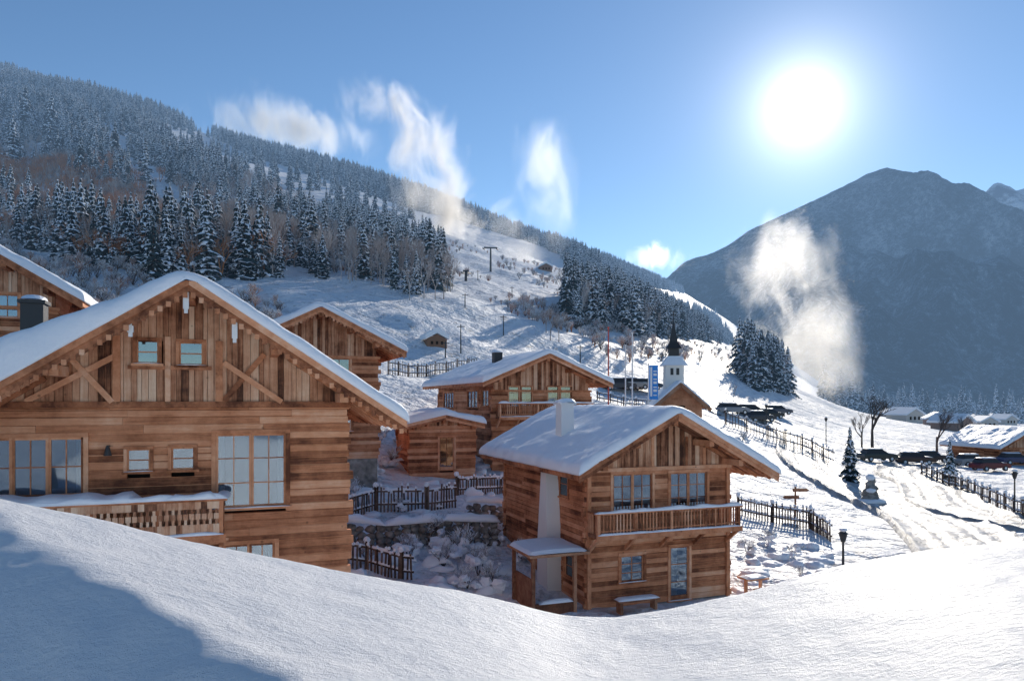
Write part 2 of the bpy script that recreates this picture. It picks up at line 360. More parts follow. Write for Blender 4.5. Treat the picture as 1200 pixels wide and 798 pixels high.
        C.add(vs,[(0,1,2,3,4),(5,9,8,7,6),(0,5,6,1),(1,6,7,2),(2,7,8,3),(3,8,9,4),(4,9,5,0)]); C.obj("interior",[core],s.e)
        Q=MB(); y0=-s.ovf; y1=dep+.8; th=.13; el=-(wl+s.ovl); er=wr+s.ovr
        for e_ in(el,er):
            n_=int((y1-y0)/.3)
            for i in range(n_):
                ya=y0+(y1-y0)*i/n_; yb=y0+(y1-y0)*(i+1)/n_-.006
                q=[(0,s.zap),(e_,s.zr(e_)),(e_,s.zr(e_)-th),(0,s.zap-th)]; vs=[(a,ya,b) for a,b in q]+[(a,yb,b) for a,b in q]
                Q.add(vs,[(0,1,2,3),(4,7,6,5),(0,4,5,1),(1,5,6,2),(2,6,7,3),(3,7,4,0)],0)
            for yy,t0,t1 in((y0-.05,.04,-.26),(y0-.085,.06,-.12)):
                ee=e_*1.01
                q=[(0,s.zap+t0),(ee,s.zr(ee)+t0),(ee,s.zr(ee)+t1),(0,s.zap+t1)]; vs=[(a,yy,b) for a,b in q]+[(a,yy+.033,b) for a,b in q]
                Q.add(vs,[(0,1,2,3),(4,7,6,5),(0,4,5,1),(1,5,6,2),(2,6,7,3),(3,7,4,0)],1)
            if s.trim:
                nT=int(abs(e_)/.17)
                for i in range(nT):
                    a=e_*(i+.5)/nT; z=s.zr(a)-.26; Q.box(a-.05,a+.05,y0-.06,y0-.02,z-.09,z+.03,1)
            Q.beam((e_*1.004,y0,s.zr(e_)-.09),(e_*1.004,y1,s.zr(e_)-.09),.04,.2,1)
            for i in range(int((y1-y0)/.8)):
                y=y0+.3+i*.8; Q.beam((e_*.985,y,s.zr(e_*.985)-th-.07),(e_*.45,y,s.zr(e_*.45)-th-.07),.1,.13,1)
        for f in(0,-.52,.52,-1,1):
            x=f*(wl if f<0 else wr); z=s.zr(x)-th-.02
            if f==0: z-=.05
            if abs(f)==1: x-=math.copysign(.12,f)
            Q.box(x-.1,x+.1,y0+.12,.0,z-.26,z-(.0 if f==0 else .03),1)
        Q.obj("roof",[wdark,wbeam],s.e)
        G=MB(); ex=.10; e0=el-ex; e1=er+ex
        def marks(a,b,n):
            m_=[a,a+.012,a+.03,a+.06,a+.1,a+.16,a+.24]; return m_+list(np.linspace(a+.34,b-.34,n))+[b-(q-a) for q in m_[::-1]]
        X=marks(e0,e1,60); Yv=marks(y0-.12,y1+.1,int((y1-y0)*5)+2)
        def hsn(x,y):
            T0=s.sn if (x>0 or s.snl is None) else s.sn+(s.snl-s.sn)*min(1,-x/(-el))
            T0*=1+.35*mn.noise(Vector((x*.5+s.ox,y*.5,s.oy)))+.14*mn.noise(Vector((x*1.6,y*1.6,0)))
            rr=min(T0*.9,.24) if s.snl is None else min(T0*.9,.34); d=min(x-e0,e1-x,y-Yv[0],Yv[-1]-y); k=1 if d>=rr else math.sqrt(max(0,1-(1-d/rr)**2))
            base=s.zap+.075-(s.tl if x<0 else s.tr)*(math.sqrt(x*x+.06)-.1)
            wv=.035*mn.noise(Vector((x*3,y*3,7)))
            return base+T0*k+wv*k
        top=[(x+.09*mn.noise(Vector((y*1.3,x*.0,2)))*(1 if abs(x)>abs(el)*.9 else 0),y+.07*mn.noise(Vector((x*1.1,3,y*.01))),hsn(x,y)) for y in Yv for x in X]
        bot=[(t_[0],t_[1],s.zr(x)+.045) for t_,x in zip(top,[x for y in Yv for x in X])]
        nX=len(X); nY=len(Yv); fs=[(j*nX+i,j*nX+i+1,(j+1)*nX+i+1,(j+1)*nX+i) for j in range(nY-1) for i in range(nX-1)]
        nn=nX*nY; fb=[tuple(q+nn for q in f[::-1]) for f in fs]
        edge=[]
        ring=[i for i in range(nX)]+[j*nX+nX-1 for j in range(1,nY)]+[(nY-1)*nX+i for i in range(nX-2,-1,-1)]+[j*nX for j in range(nY-2,0,-1)]
        for a,b_ in zip(ring,ring[1:]+ring[:1]): edge.append((a,b_,b_+nn,a+nn))
        G.add(top+bot,fs+fb+edge); G.obj("roof_snow",[snow],s.e,smooth=True,recalc=True)
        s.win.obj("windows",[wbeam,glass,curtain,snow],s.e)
def wfront(h,x0,y0,x1,y1,**k):
    a0,_=h.F(x0,(y0+y1)/2); a1,_=h.F(x1,(y0+y1)/2); _,z1=h.F((x0+x1)/2,y0); _,z0=h.F((x0+x1)/2,y1); h.window(a0,a1,z0,z1,**k)
def railing(h,a0,a1,yo,z,hgt,orn=False):
    K=MB()
    K.box(a0,a1,-yo,-.1,z-.14,z-.02,1)
    K.box(a0-.05,a1+.05,-yo-.05,-yo,z-.2,z,0)
    for i in range(int((a1-a0)/1.3)+1):
        x=a0+.06+i*(a1-a0-.12)/max(1,int((a1-a0)/1.3)); K.box(x-.05,x+.05,-yo+.004,-yo+.1,z-.02,z+hgt,0)
        K.beam((x,-.1,z-.7),(x,-yo+.1,z-.16),.1,.12,0)
    K.box(a0-.08,a1+.08,-yo-.02,-yo+.09,z+hgt,z+hgt+.06,0); K.box(a0,a1,-yo+.02,-yo+.06,z+.1,z+.15,0)
    x=a0+.1
    while x<a1-.1:
        if orn:
            w_=.13; zz=z+.02
            K.box(x,x+w_*.98,-yo-.022,-yo+.003,zz+hgt*.0,zz+hgt*.3,2); K.box(x+w_*.28,x+w_*.72,-yo-.022,-yo+.002,zz+hgt*.3,zz+hgt*.45,2)
            K.box(x+.012,x+w_*.9,-yo-.022,-yo+.003,zz+hgt*.45,zz+hgt*.62,2); K.box(x+w_*.28,x+w_*.72,-yo-.022,-yo+.002,zz+hgt*.62,zz+hgt*.76,2); K.box(x,x+w_*.98,-yo-.022,-yo+.003,zz+hgt*.76,zz+hgt*.97,2); x+=w_
        else: K.box(x,x+.045,-yo+.025,-yo+.055,z+.0,z+hgt,0); x+=.135
    for x in(a0+.02,a1-.02):
        K.box(x-.04,x+.04,-yo+.1,-.1,z+hgt-.002,z+hgt+.05,0)
        yy=-.2
        while yy>-yo+.1: K.box(x-.02,x+.02,yy-.02,yy+.025,z,z+hgt,0); yy-=.14
    K.cap((a0-.1,-yo+.03,z+hgt+.055),(a1+.1,-yo+.03,z+hgt+.055),.18,.15,3)
    K.cap((a0,-yo-.02,z-.004),(a1,-yo-.02,z-.004),.14,.08,3)
    K.obj("balcony",[wbeam,wdark,wboard,snow],h.e)
# --- left chalet
h1=House("timber_chalet",-7.76,17.62,-5.6,20.5,5.2,3.6,9,8.35,.66,.66,1.2,1.6,1.35,5.45,sn=.22,snl=1.5,trim=True,cw=.24)
wfront(h1,-30,513,98,583,nz=2); wfront(h1,149,526,176,552,nz=2,nx=1,cur=False); wfront(h1,201,524,228,550,nz=2,nx=1,cur=False)
wfront(h1,253,508,335,594,nz=3); wfront(h1,262,637,322,662,nz=1)
wfront(h1,160,399,186,426,nz=2,nx=1,cur=False); wfront(h1,210,401,238,428,nz=2,nx=1,cur=False)
h1.build()
K=MB()
for (x0,y0,x1,y1,wd) in [(137,390,137,474,.16),(257,400,257,474,.16),(30,471,134,418,.13),(72,408,132,471,.13),(262,470,310,415,.13),(262,425,330,471,.13),(197,395,197,474,.12)]:
    a=h1.F(x0,y0); c=h1.F(x1,y1); k=-.06 if x0==x1 else (-.05 if y0>y1 else -.075)
    K.beam((a[0],k,a[1]),(c[0],k,c[1]),.06,wd,0,up=Vector((0,0,1)) if x0!=x1 else Vector((1,0,0)))
a=h1.F(150,430); c=h1.F(248,430); K.box(a[0],c[0],-.09,-.02,a[1]-.05,a[1]+.04,0)
for px,py in((153,372),(218,345),(275,380)):
    a=h1.F(px,py,-1.15); K.box(a[0]-.06,a[0]+.06,-1.20,-1.10,a[1]-.33,a[1]+.2,1); K.box(a[0]-.04,a[0]+.04,-1.18,-1.12,a[1]-.43,a[1]-.33,1)
K.obj("bracing",[wbeam,plaster],h1.e)
K=MB(); a=h1.F(128,528); K.box(a[0]-.03,a[0]+.03,-.22,-.02,a[1]+.1,a[1]+.13,0); K.tube((a[0],-.22,a[1]-.1),(a[0],-.22,a[1]+.1),.09,.04,8,0); K.obj("wall_lamp",[dmetal],h1.e)
a=h1.F(45,600,-1.1); c=h1.F(262,600,-1.1); zf=h1.F(230,627,-1.1)[1]; zt=h1.F(230,588,-1.1)[1]
railing(h1,a[0]-3,c[0],1.1,zf,zt-zf,orn=True)
K=MB(); K.cap((a[0]-3,-.6,zt+.04),(a[0]+1.9,-.7,zt+.05),1.0,.26,0); K.cap((c[0],-.95,zt+.05),(c[0],-.15,zt+.05),.3,.16,0); K.cap((c[0]-1.2,-1.07,zt+.06),(c[0]-.1,-1.07,zt+.06),.3,.2,0); K.obj("balcony_snow",[snow],h1.e,smooth=True)
a=h1.F(41,357,1.5); K=MB(); x=a[0]; K.box(x-.24,x+.24,1.2,1.7,4.0,a[1],0); K.box(x-.29,x+.29,1.15,1.75,a[1],a[1]+.08,0); K.cap((x,1.1,a[1]+.08),(x,1.8,a[1]+.08),.55,.22,1); K.obj("chimney",[dmetal,snow],h1.e)
# --- right chalet
h2=House("balcony_chalet",5.6,27.45,-7.6,20.5,3.0,3.0,8.9,7.15,.53,.53,1.2,.95,1.45,5.0,sn=.26,trim=False)
wfront(h2,718,555,764,599,nz=3); wfront(h2,785,553,828,597,nz=3); wfront(h2,727,650,754,681,nz=3); wfront(h2,785,640,807,702,door=True,nz=3,nx=1)
for (x0,y0,x1,y1) in((640,556,651,580),(655,552,666,582),(662,650,672,676)):
    a,_=h2.S(x0,570); c,_=h2.S(x1,570); _,z1=h2.S((x0+x1)/2,y0); _,z0=h2.S((x0+x1)/2,y1)
    h2.window(min(a,c),max(a,c),z0,z1,side='l',nx=1,cur=False)
h2.build()
z0=h2.F(780,622,-.9)[1]; z1=h2.F(780,603,-.9)[1]
railing(h2,-3.1,3.0,.9,z0,z1-z0+.12)
K=MB(); K.box(-3.1,-2.95,-.12,-.03,0,5,0); K.box(2.95,3.1,-.12,-.03,0,5,0); K.box(-3.12,3.12,-.08,-.03,z0-.5,z0-.3,0)
for x in(-.35,1.15,1.95): K.box(x-.06,x+.06,-.07,-.035,5.15,h2.zr(x)-.3,0)
K.obj("trim",[wbeam],h2.e)
yc,_=h2.S(640,600,-3.35); K=MB()
def frus(K,c,w0,d0,z0,w1,d1,z1,mi=0,s0=0,s1=0):
    vs=[(c[0]+s0+i*w0/2,c[1]+j*d0/2,z0) for i,j in((-1,-1),(1,-1),(1,1),(-1,1))]+[(c[0]+s1+i*w1/2,c[1]+j*d1/2,z1) for i,j in((-1,-1),(1,-1),(1,1),(-1,1))]
    K.add(vs,[(0,1,5,4),(1,2,6,5),(2,3,7,6),(3,0,4,7),(4,5,6,7),(3,2,1,0)],mi)
cc=(-3.3,yc-.2); frus(K,cc,.62,1.1,-1,.62,1.0,1.9); frus(K,cc,.62,1.0,1.9,.5,.4,5.35)
c2=(-2.3,3.6); frus(K,c2,.6,.6,5.3,.55,.55,7.45); K.box(c2[0]-.36,c2[0]+.36,c2[1]-.36,c2[1]+.36,7.45,7.53); K.cap((c2[0],c2[1]-.4,7.53),(c2[0],c2[1]+.4,7.53),.8,.22,1); K.obj("chimney",[plaster,snow],h2.e,smooth=False)
K=MB()
for x,y in((-5.3,-.3),(-5.3,1.6),(-3.7,-.3)): K.box(x-.06,x+.06,y-.06,y+.06,-.5,2.15,0)
K.box(-5.5,-3.2,-.5,1.8,2.15,2.25,0); K.cap((-4.35,-.5,2.25),(-4.35,1.8,2.25),2.3,.22,1)
K.box(-5.25,-5.2,-.25,1.55,-.5,1.3,0); K.box(-5.2,-3.7,-.3,-.25,-.5,.5,0); K.cap((-5.1,-.3,.5),(-3.8,-.3,.5),.25,.15,1); K.obj("porch",[wdark,snow],h2.e)
# --- house 3
h3=House("hillside_chalet",2.0,48,-4.7,20.5,3.4,3.4,14,7.75,.42,.42,1.2,1.1,1.15,5.3,sn=.32)
wfront(h3,596,453,608,476,nz=3,nx=1); wfront(h3,611,453,623,476,nz=3,nx=1);wfront(h3,642,453,654,474,nz=3,nx=1); wfront(h3,657,453,669,474,nz=3,nx=1); wfront(h3,650,500,668,530,nz=2)
wfront(h3,618,500,636,530,nz=2)
for x0,y0,x1,y1 in((548,458,560,478),(565,457,573,476),(520,460,532,478)):
    a,_=h3.S(x0,470); c,_=h3.S(x1,470); _,z1=h3.S((x0+x1)/2,y0); _,z0=h3.S((x0+x1)/2,y1); h3.window(min(a,c),max(a,c),z0,z1,side='l',nx=1)
h3.build(); z0=h3.F(630,488,-.9)[1]; railing(h3,-3.3,3.3,.9,z0,.8)
K=MB(); K.box(-1.6,-1.0,5,5.6,6.8,8.2,0); K.cap((-1.3,4.9,8.2),(-1.3,5.7,8.2),.8,.25,1); K.obj("chimney",[dmetal,snow],h3.e)
# --- shed
h6=House("wooden_shed",-4.1,43,-4.6,20.5,1.9,1.9,4,3.75,.22,.22,.6,.5,.5,3.0,sn=.35); wfront(h6,515,512,532,550,nz=1,door=True,cur=False); h6.build()
# --- house 4, 5
h4=House("tall_chalet",-9.9,37.1,-3.0,20.5,3.6,2.95,8,7.65,.5,.5,1.2,1.1,1.3,5.2,sn=.28,trim=True); wfront(h4,385,420,410,450,nz=2); wfront(h4,350,420,372,450,nz=2); wfront(h4,390,478,412,505,nz=2); h4.build()
h5=House("upper_chalet",-22.4,29.5,-2.2,20.5,3.6,3.3,8,9.0,.6,.6,1.2,1.1,1.2,6.0,sn=.3); wfront(h5,-5,345,22,372,nz=2); h5.build()
h7=House("village_house",71,100,-8.9,10,4.2,4.0,9,5.0,.5,.5,1,1,1,2.4,sn=.4); h7.window(-2,-1,.9,2.0); h7.window(1,2,.9,2.0); h7.build()
def simple_house(name,px,py,wpx,Y,hz,ang=15):
    x=(px-600)/850*Y; z=ground(x,Y); w_=wpx/850*Y/2; K=MB(); e=empty(name,(x,Y,z),math.radians(ang)); hh=w_*.75; D=w_*2.2; ap=hh+w_*.5
    vs=[]
    for y in(0,D): vs+=[(-w_,y,-2),(w_,y,-2),(w_,y,hh),(0,y,ap),(-w_,y,hh)]
    K.add(vs,[(0,1,2,3,4),(5,9,8,7,6),(0,5,6,1),(1,6,7,2),(4,9,5,0)],0); 
    for i in(-.6,-.1,.4): K.box(i*w_,i*w_+w_*.22,-.06,.02,hh*.35,hh*.75,1)
    K.obj("walls",[hz,core],e)
    K=MB(); o=w_*.2
    for sgn in(-1,1):
        q=[(0,ap+.15),(sgn*(w_+o),hh-.5*o+.15),(sgn*(w_+o),hh-.5*o+.75),(0,ap+.85)]; vs=[(a,-o,b) for a,b in q]+[(a,D+o,b) for a,b in q]
        K.add(vs,[(0,1,2,3),(4,7,6,5),(0,4,5,1),(1,5,6,2),(2,6,7,3),(3,7,4,0)])
    K.obj("snowy_roof",[tsnow2],e)
tsnow2,_,_=newmat("far_roof_snow",(.85,.87,.9),.7); painted_haze(tsnow2)
farw,_,_=newmat("far_plaster",(.55,.48,.4),.8); painted_haze(farw); farb,_,_=newmat("far_timber",(.25,.14,.09),.8); painted_haze(farb)
for px,py,wp,Y,mm,an in((1072,500,26,330,farw,20),(1100,500,24,300,farb,-20),(1132,505,30,240,farb,30),(1160,500,20,330,farw,0),(1050,497,16,420,farb,10),(1185,492,18,420,farw,15),(1125,496,16,420,farw,-10),(1150,492,13,520,farb,0),(1090,488,12,600,farw,0),(1170,488,12,640,farb,0),(1030,488,12,560,farw,10)):
    simple_house("distant_house",px,py,wp,Y,mm,an)
for px,py,wp,an in((640,318,14,10),(512,408,24,20),(1180,476,10,0),(5,92,14,20)):
    g=gpos(px,py,60); simple_house("hill_hut",px,py,wp,g.y,farb,an)
# --- chapel
cp=Vector((18.5,80,-1.6)); e=empty("village_chapel",cp,math.radians(-4)); e.scale=(1.1,1.1,1.1)
chw,_,_=newmat("chapel_plaster",(.72,.70,.66),.8); K=MB()
vs=[]
for y in(0,8): vs+=[(-2.2,y,-2),(2.2,y,-2),(2.2,y,1.2),(0,y,3.1),(-2.2,y,1.2)]
K.add(vs,[(0,1,2,3,4),(5,9,8,7,6),(0,5,6,1),(1,6,7,2),(4,9,5,0)],3); K.box(-.5,.5,-.05,.02,-.5,1.0,1); K.obj("nave",[chw,core,snow,wlog],e)
K=MB()
for sgn in(-1,1):
    q=[(0,3.15),(sgn*2.9,.65),(sgn*2.9,.8),(0,3.3)]; vs=[(a,-.7,b) for a,b in q]+[(a,8.5,b) for a,b in q]; K.add(vs,[(0,1,2,3),(4,7,6,5),(0,4,5,1),(1,5,6,2),(2,6,7,3),(3,7,4,0)],0)
    q=[(0,3.304),(sgn*2.9,.804),(sgn*2.85,1.05),(0,3.55)]; vs=[(a,-.75,b) for a,b in q]+[(a,8.5,b) for a,b in q]; K.add(vs,[(0,1,2,3),(4,7,6,5),(0,4,5,1),(1,5,6,2),(2,6,7,3),(3,7,4,0)],1)
    K.beam((0,-.78,3.1),(sgn*2.95,-.78,.55),.1,.35,0)
K.obj("nave_roof",[wdark,snow],e)
K=MB(); K.box(-.95,.95,3.2,5.1,1,5.2,0)
for x in(-.45,.15): K.box(x,x+.3,3.14,3.22,4.2,4.9,1)
frus(K,(0,4.15),2.7,2.7,5.2,1.2,1.2,6.2,2); frus(K,(0,4.15),1.0,1.0,6.2,1.0,1.0,7.0,1); frus(K,(0,4.15),1.5,1.5,7.0,.8,.8,7.7,1); frus(K,(0,4.15),.8,.8,7.7,.04,.04,10.0,1); K.tube((0,4.15,9.9),(0,4.15,11),.05,.05,5,1); K.beam((-.3,4.15,10.6),(.3,4.15,10.6),.08,.08,1)
K.obj("bell_tower",[chw,dmetal,snow],e)
# ------------------------------------------------------------- fences
def fence(name,pts,hgt=1.0,dens=.16,posts=1.8,cap=True,wm=None,rails=2,pick=True):
    K=MB(); pts=[Vector(p) for p in pts]
    for a,c in zip(pts,pts[1:]):
        n=max(1,int((c-a).length/posts))
        for i in range(n):
            p=a.lerp(c,i/n); q=a.lerp(c,(i+1)/n); p.z=ground(p.x,p.y); q.z=ground(q.x,q.y)
            d=(q-p).normalized(); K.box(p.x-.06,p.x+.06,p.y-.06,p.y+.06,p.z-.4,p.z+hgt+.1,0)
            if cap: K.blob(p+Vector((0,0,hgt+.15)),.14,.14,.15,1,6)
            for k in range(rails):
                z=hgt*(.3+.55*k/(max(1,rails-1))); K.beam(p+Vector((0,0,z)),q+Vector((0,0,z)),.05,.09,0)
                if cap: K.cap(p+Vector((0,0,z+.045)),q+Vector((0,0,z+.045)),.13,.13,1,seg=5)
            if pick:
                m_=int((q-p).length/dens)
                for j in range(m_):
                    s_=p.lerp(q,(j+.5)/m_)+Vector((-d.y,d.x,0))*-.045; zz=hgt*U(.8,1.12); t_=U(-.06,.06)
                    K.beam(s_+Vector((0,0,-.2)),s_+Vector((t_,0,zz)),.035,.075,0,up=d)
                    if R()<.8: K.blob(s_+Vector((t_,0,zz+.03)),.075,.075,.085,1,5)
    K.obj(name,[wm or wfence,snow])
fence("picket_fence",[gpos(398,612,25),gpos(440,600,25),gpos(500,600,25),gpos(535,595,25)],1.15)
fence("picket_fence",[gpos(535,580,30),gpos(592,578,30)],1.0)
fence("picket_fence",[gpos(395,662,20),gpos(430,668,22),gpos(470,678,22),gpos(485,680,22)],1.0)
fence("picket_fence",[gpos(865,604,28),gpos(905,612,28),gpos(950,620,28),gpos(975,636,28)],1.1)
fence("garden_fence",[gpos(850,497,60),gpos(900,515,60),gpos(940,527,60),gpos(978,545,50)],1.6,dens=.35)
fence("road_fence",[gpos(1080,556,50),gpos(1120,572,45),gpos(1160,590,40),gpos(1210,612,35)],1.2,dens=.5)
fence("hill_fence",[gpos(455,440,60),gpos(510,438,60),gpos(560,432,60)],1.4,dens=.5)
fence("road_fence",[gpos(700,470,55),gpos(760,478,60),gpos(790,482,60)],1.0,dens=.6)
def stonewall(name,pts,hgt):
    K=MB(); pts=[Vector(p) for p in pts]
    for a,c in zip(pts,pts[1:]):
        n=int((c-a).length/.38)
        for i in range(n):
            p=a.lerp(c,(i+.5)/n); zb=ground(p.x,p.y)-.4; z=zb
            while z<zb+hgt+.3: K.blob((p.x+U(-.06,.06),p.y+U(-.08,.08),z),U(.2,.27),.24,U(.13,.2),0,7,.5); z+=.27
        a2=a.copy(); a2.z=ground(a.x,a.y)+hgt; c2=c.copy(); c2.z=ground(c.x,c.y)+hgt; K.cap(a2,c2,.75,.4,1)
    K.obj(name,[stone,snow],smooth=True)
stonewall("stone_wall",[gpos(395,640,22),gpos(450,645,24),gpos(520,640,24),gpos(585,640,24)],1.1)
stonewall("stone_wall",[gpos(545,612,28),gpos(592,615,26)],1.0)
# ------------------------------------------------------------- trees
def spruce(seed,H=1.0,layers=17,snowf=.35,slim=1.):
    random.seed(seed); K=MB(); K.tube((0,0,-.03),(0,0,.97),.014,.002,5,1)
    for i in range(layers):
        f=i/(layers-1); z=.07+.90*f**.92; Rr=(.175*(1-f)**.85+.012)*slim*U(.8,1.15); nb=int(11-5*f)
        a0=R()*6.28
        for k in range(nb):
            if R()<.12: continue
            a=a0+6.283*k/nb+U(-.2,.2); r=Rr*U(.55,1.2); dr=Vector((math.cos(a),math.sin(a),0)); sd=Vector((-dr.y,dr.x,0)); w_=r*U(.24,.38)+.006
            b=Vector((0,0,z)); mid=b+dr*r*.55+Vector((0,0,-.10*r)); tip=b+dr*r+Vector((0,0,-r*U(.3,.55)))
            dn=Vector((0,0,-.30*w_-.008))
            vs=[b,mid+sd*w_+dn,tip,mid-sd*w_+dn,mid+Vector((0,0,.012))]
            K.add(vs,[(0,1,4),(1,2,4),(2,3,4),(3,0,4)],0)
            for q in range(3):
                c=b.lerp(tip,U(.35,.95)); ss=sd*(1 if R()<.5 else -1); e1=c+ss*w_*U(.8,1.3)+dr*r*.15+Vector((0,0,-U(.02,.05)))
                K.add([c,c+dr*r*.16,e1,c-Vector((0,0,.03))],[(0,1,2),(0,2,3)],2 if R()<snowf*.35 else 0)
            if R()<snowf:
                up=Vector((0,0,.008)); s_=U(.6,1.0); mm=b.lerp(tip,.6)+Vector((0,0,.012))
                vs=[b.lerp(tip,.15)+up,mm+sd*w_*s_+dn*.6+up,b.lerp(tip,1.0)+up*.6,mm-sd*w_*s_+dn*.6+up,mm+up*1.3]; K.add(vs,[(0,1,4),(1,2,4),(2,3,4),(3,0,4)],2)
                if R()<.6:
                    q_=tip; K.add([q_+sd*w_*.5+up,q_+dr*.012+Vector((0,0,-.02)),q_-sd*w_*.5+up,q_-dr*w_*.8+up*2],[(0,1,2),(0,2,3)],2)
    return K
def bare(seed,mi=0,depth=5,spread=.5,multi=1,r0=.018,snowf=0,L0=.3):
    random.seed(seed); K=MB()
    def rec(p,d,L_,r,k):
        q=p+d*L_; K.tube(p,q,r,r*.65,5 if k>3 else 3,mi)
        if snowf and R()<snowf and k<depth-1: K.cap(p+Vector((0,0,r)),q+Vector((0,0,r)),r*3+.004,r*2+.006,1,seg=2)
        if k==0: return
        for _ in range(3 if k>1 else 4):
            v=Vector((U(-1,1),U(-1,1),U(-.5,.9))); nd=(d+v*spread*1.1).normalized(); nd.z+=.12; nd.normalize(); rec(p.lerp(q,U(.55,1)),nd,L_*U(.55,.85),r*.58,k-1)
    for i in range(multi):
        d=Vector((U(-.5,.5)*(multi>1),U(-.5,.5)*(multi>1),1)).normalized(); rec(Vector((0,0,-.02)),d,L0,r0,depth)
    return K
def treeobj(name,K,mats,p,h,rz=None,parent=None):
    o=K.obj(name,mats,parent,recalc=False); o.location=p; o.scale=(h,h,h); o.rotation_euler=(0,0,U(0,6.28) if rz is None else rz); return o
SPM=[needle,bark,tsnow]
def forest(name,items,variant_fn,nvar):
    groups=[[] for _ in range(nvar)]
    for it in items: groups[int(R()*nvar)%nvar].append(it)
    for gi,g in enumerate(groups):
        if not g: continue
        vs=[];fs=[]
        for (x,y,z,h) in g:
            a=R()*6.28; k=len(vs); c,s_=math.cos(a)*h*.7071,math.sin(a)*h*.7071
            vs+=[(x+c,y+s_,z),(x-s_,y+c,z),(x-c,y-s_,z),(x+s_,y-c,z)]; fs.append((k,k+1,k+2,k+3))
        me=bpy.data.meshes.new(name); me.from_pydata(vs,[],fs); o=bpy.data.objects.new(name,me); sc.collection.objects.link(o)
        o.instance_type='FACES'; o.use_instance_faces_scale=True; o.instance_faces_scale=1.; o.show_instancer_for_render=False; o.show_instancer_for_viewport=False
        ch=variant_fn(gi); ch.parent=o
def inpoly(x,y,poly):
    c=False; j=len(poly)-1
    for i in range(len(poly)):
        xi,yi=poly[i]; xj,yj=poly[j]
        if (yi>y)!=(yj>y) and x<(xj-xi)*(y-yi)/(yj-yi)+xi: c=not c
        j=i
    return c
clear=[(175,145),(240,158),(300,185),(380,212),(470,240),(560,268),(640,296),(665,345),(560,348),(500,300),(430,268),(350,243),(265,212),(200,185)]
clear2=[(90,125),(130,140),(210,235),(280,290),(230,290),(150,215)]
forA=[(-330,20),(0,60),(300,165),(480,220),(530,345),(420,335),(330,310),(250,295),(150,285),(0,250),(-330,250)]
forSky=[(300,160),(480,215),(560,240),(720,295),(830,330),(830,350),(700,325),(560,268),(470,240),(300,185)]
forB=[(658,360),(700,345),(760,350),(840,368),(860,405),(820,400),(740,395),(690,385),(660,380)]
forC=[(865,440),(900,440),(925,462),(880,455)]
forD=[(-80,160),(60,175),(160,215),(250,235),(330,285),(335,325),(180,335),(60,300),(-80,265)]
spr=[];bar=[];rus=[]
random.seed(3)
tries=0
while tries<75000:
    tries+=1
    Y=math.exp(U(math.log(95),math.log(1700)))
    if R()>min(1,(Y/700.)**1.0*1.1+.10): continue
    t_=U(-330,960); x=(t_-600)/850*Y; z=ground(x,Y,False); py=470-850*z/Y
    ina=inpoly(t_,py,forA); inb=inpoly(t_,py,forB); insk=inpoly(t_,py,forSky) and Y>500; inc=inpoly(t_,py,forC); ind=inpoly(t_,py,forD) and Y<330
    if not(ina or inb or insk or inc or ind): continue
    if (inpoly(t_,py,clear) or inpoly(t_,py,clear2)) and R()>.04: continue
    cl=mn.noise(Vector((x*.014,Y*.014,2)))
    z=ground(x,Y)
    if ind and not(cl>.05 and R()<.5):
        (rus if (t_<180 and R()<.85) else (bar if R()<.6 else rus)).append((x,Y,z,U(6,13))); continue
    if ina and Y<520 and cl<-.02 and R()<.82: 
        if R()<.5: bar.append((x,Y,z,U(6,12)))
        continue
    if ina and Y<520 and R()<.25: continue
    if inb and R()<.35: continue
    if Y<400 and R()<.18: bar.append((x,Y,z,U(8,13))); continue
    h=U(9,20) if Y>350 else U(6,15)
    if inc: h=U(10,16)
    if inb: h=U(7,14)
    spr.append((x,Y,z-.3,h))
for px,py,hp in ((672,378,72),(690,380,62),(683,372,50),(703,384,55),(745,388,40),(757,392,44),(730,380,40),(326,285,75),(160,290,64),(200,296,68),(185,300,60),(215,290,70),(232,270,66),(128,285,55),(258,262,60),(400,300,55),(286,290,66),(345,290,62),(878,440,48),(889,444,56),(900,447,52),(910,450,40),(488,345,55),(476,345,48),(470,320,45),(718,384,36),
  (30,160,60),(60,170,60),(15,200,66),(95,215,60),(135,195,55),(170,215,55)):
    g=gpos(px,py,70); spr.append((g.x,g.y,g.z-.2,hp/850*g.y))
for px,py,hp in ((497,350,65),(510,352,60),(520,352,55),(480,352,60),(645,400,48),(655,402,45),(530,340,35),(640,392,40),(860,470,30)):
    g=gpos(px,py,70); bar.append((g.x,g.y,g.z-.1,hp/850*g.y))
for _ in range(1800):
    Y=math.exp(U(math.log(420),math.log(2200))); t_=U(960,1500); x=(t_-600)/850*Y
    if mn.noise(Vector((x*.008,Y*.005,4)))<-.02: continue
    spr.append((x,Y,ground(x,Y)-.5,U(12,28)))
def sv(i):
    K=spruce(20+i,layers=16,snowf=(.7,1.0,.85,.4,1.0)[i],slim=(1,.85,1.15,.8,1)[i]); return K.obj("spruce_tree",SPM,recalc=False)
forest("spruce_forest",spr,sv,5)
def bv(i): return bare(50+i,depth=4,spread=.55,r0=.012).obj("bare_tree",[frost],recalc=False)
forest("bare_woodland",bar,bv,3)
def rv(i): return bare(70+i,depth=4,spread=.75,r0=.014,multi=2,L0=.26).obj("larch_tree",[frost if i==0 else rust],recalc=False)
forest("larch_woodland",rus,rv,4)
shr=[]
random.seed(5)
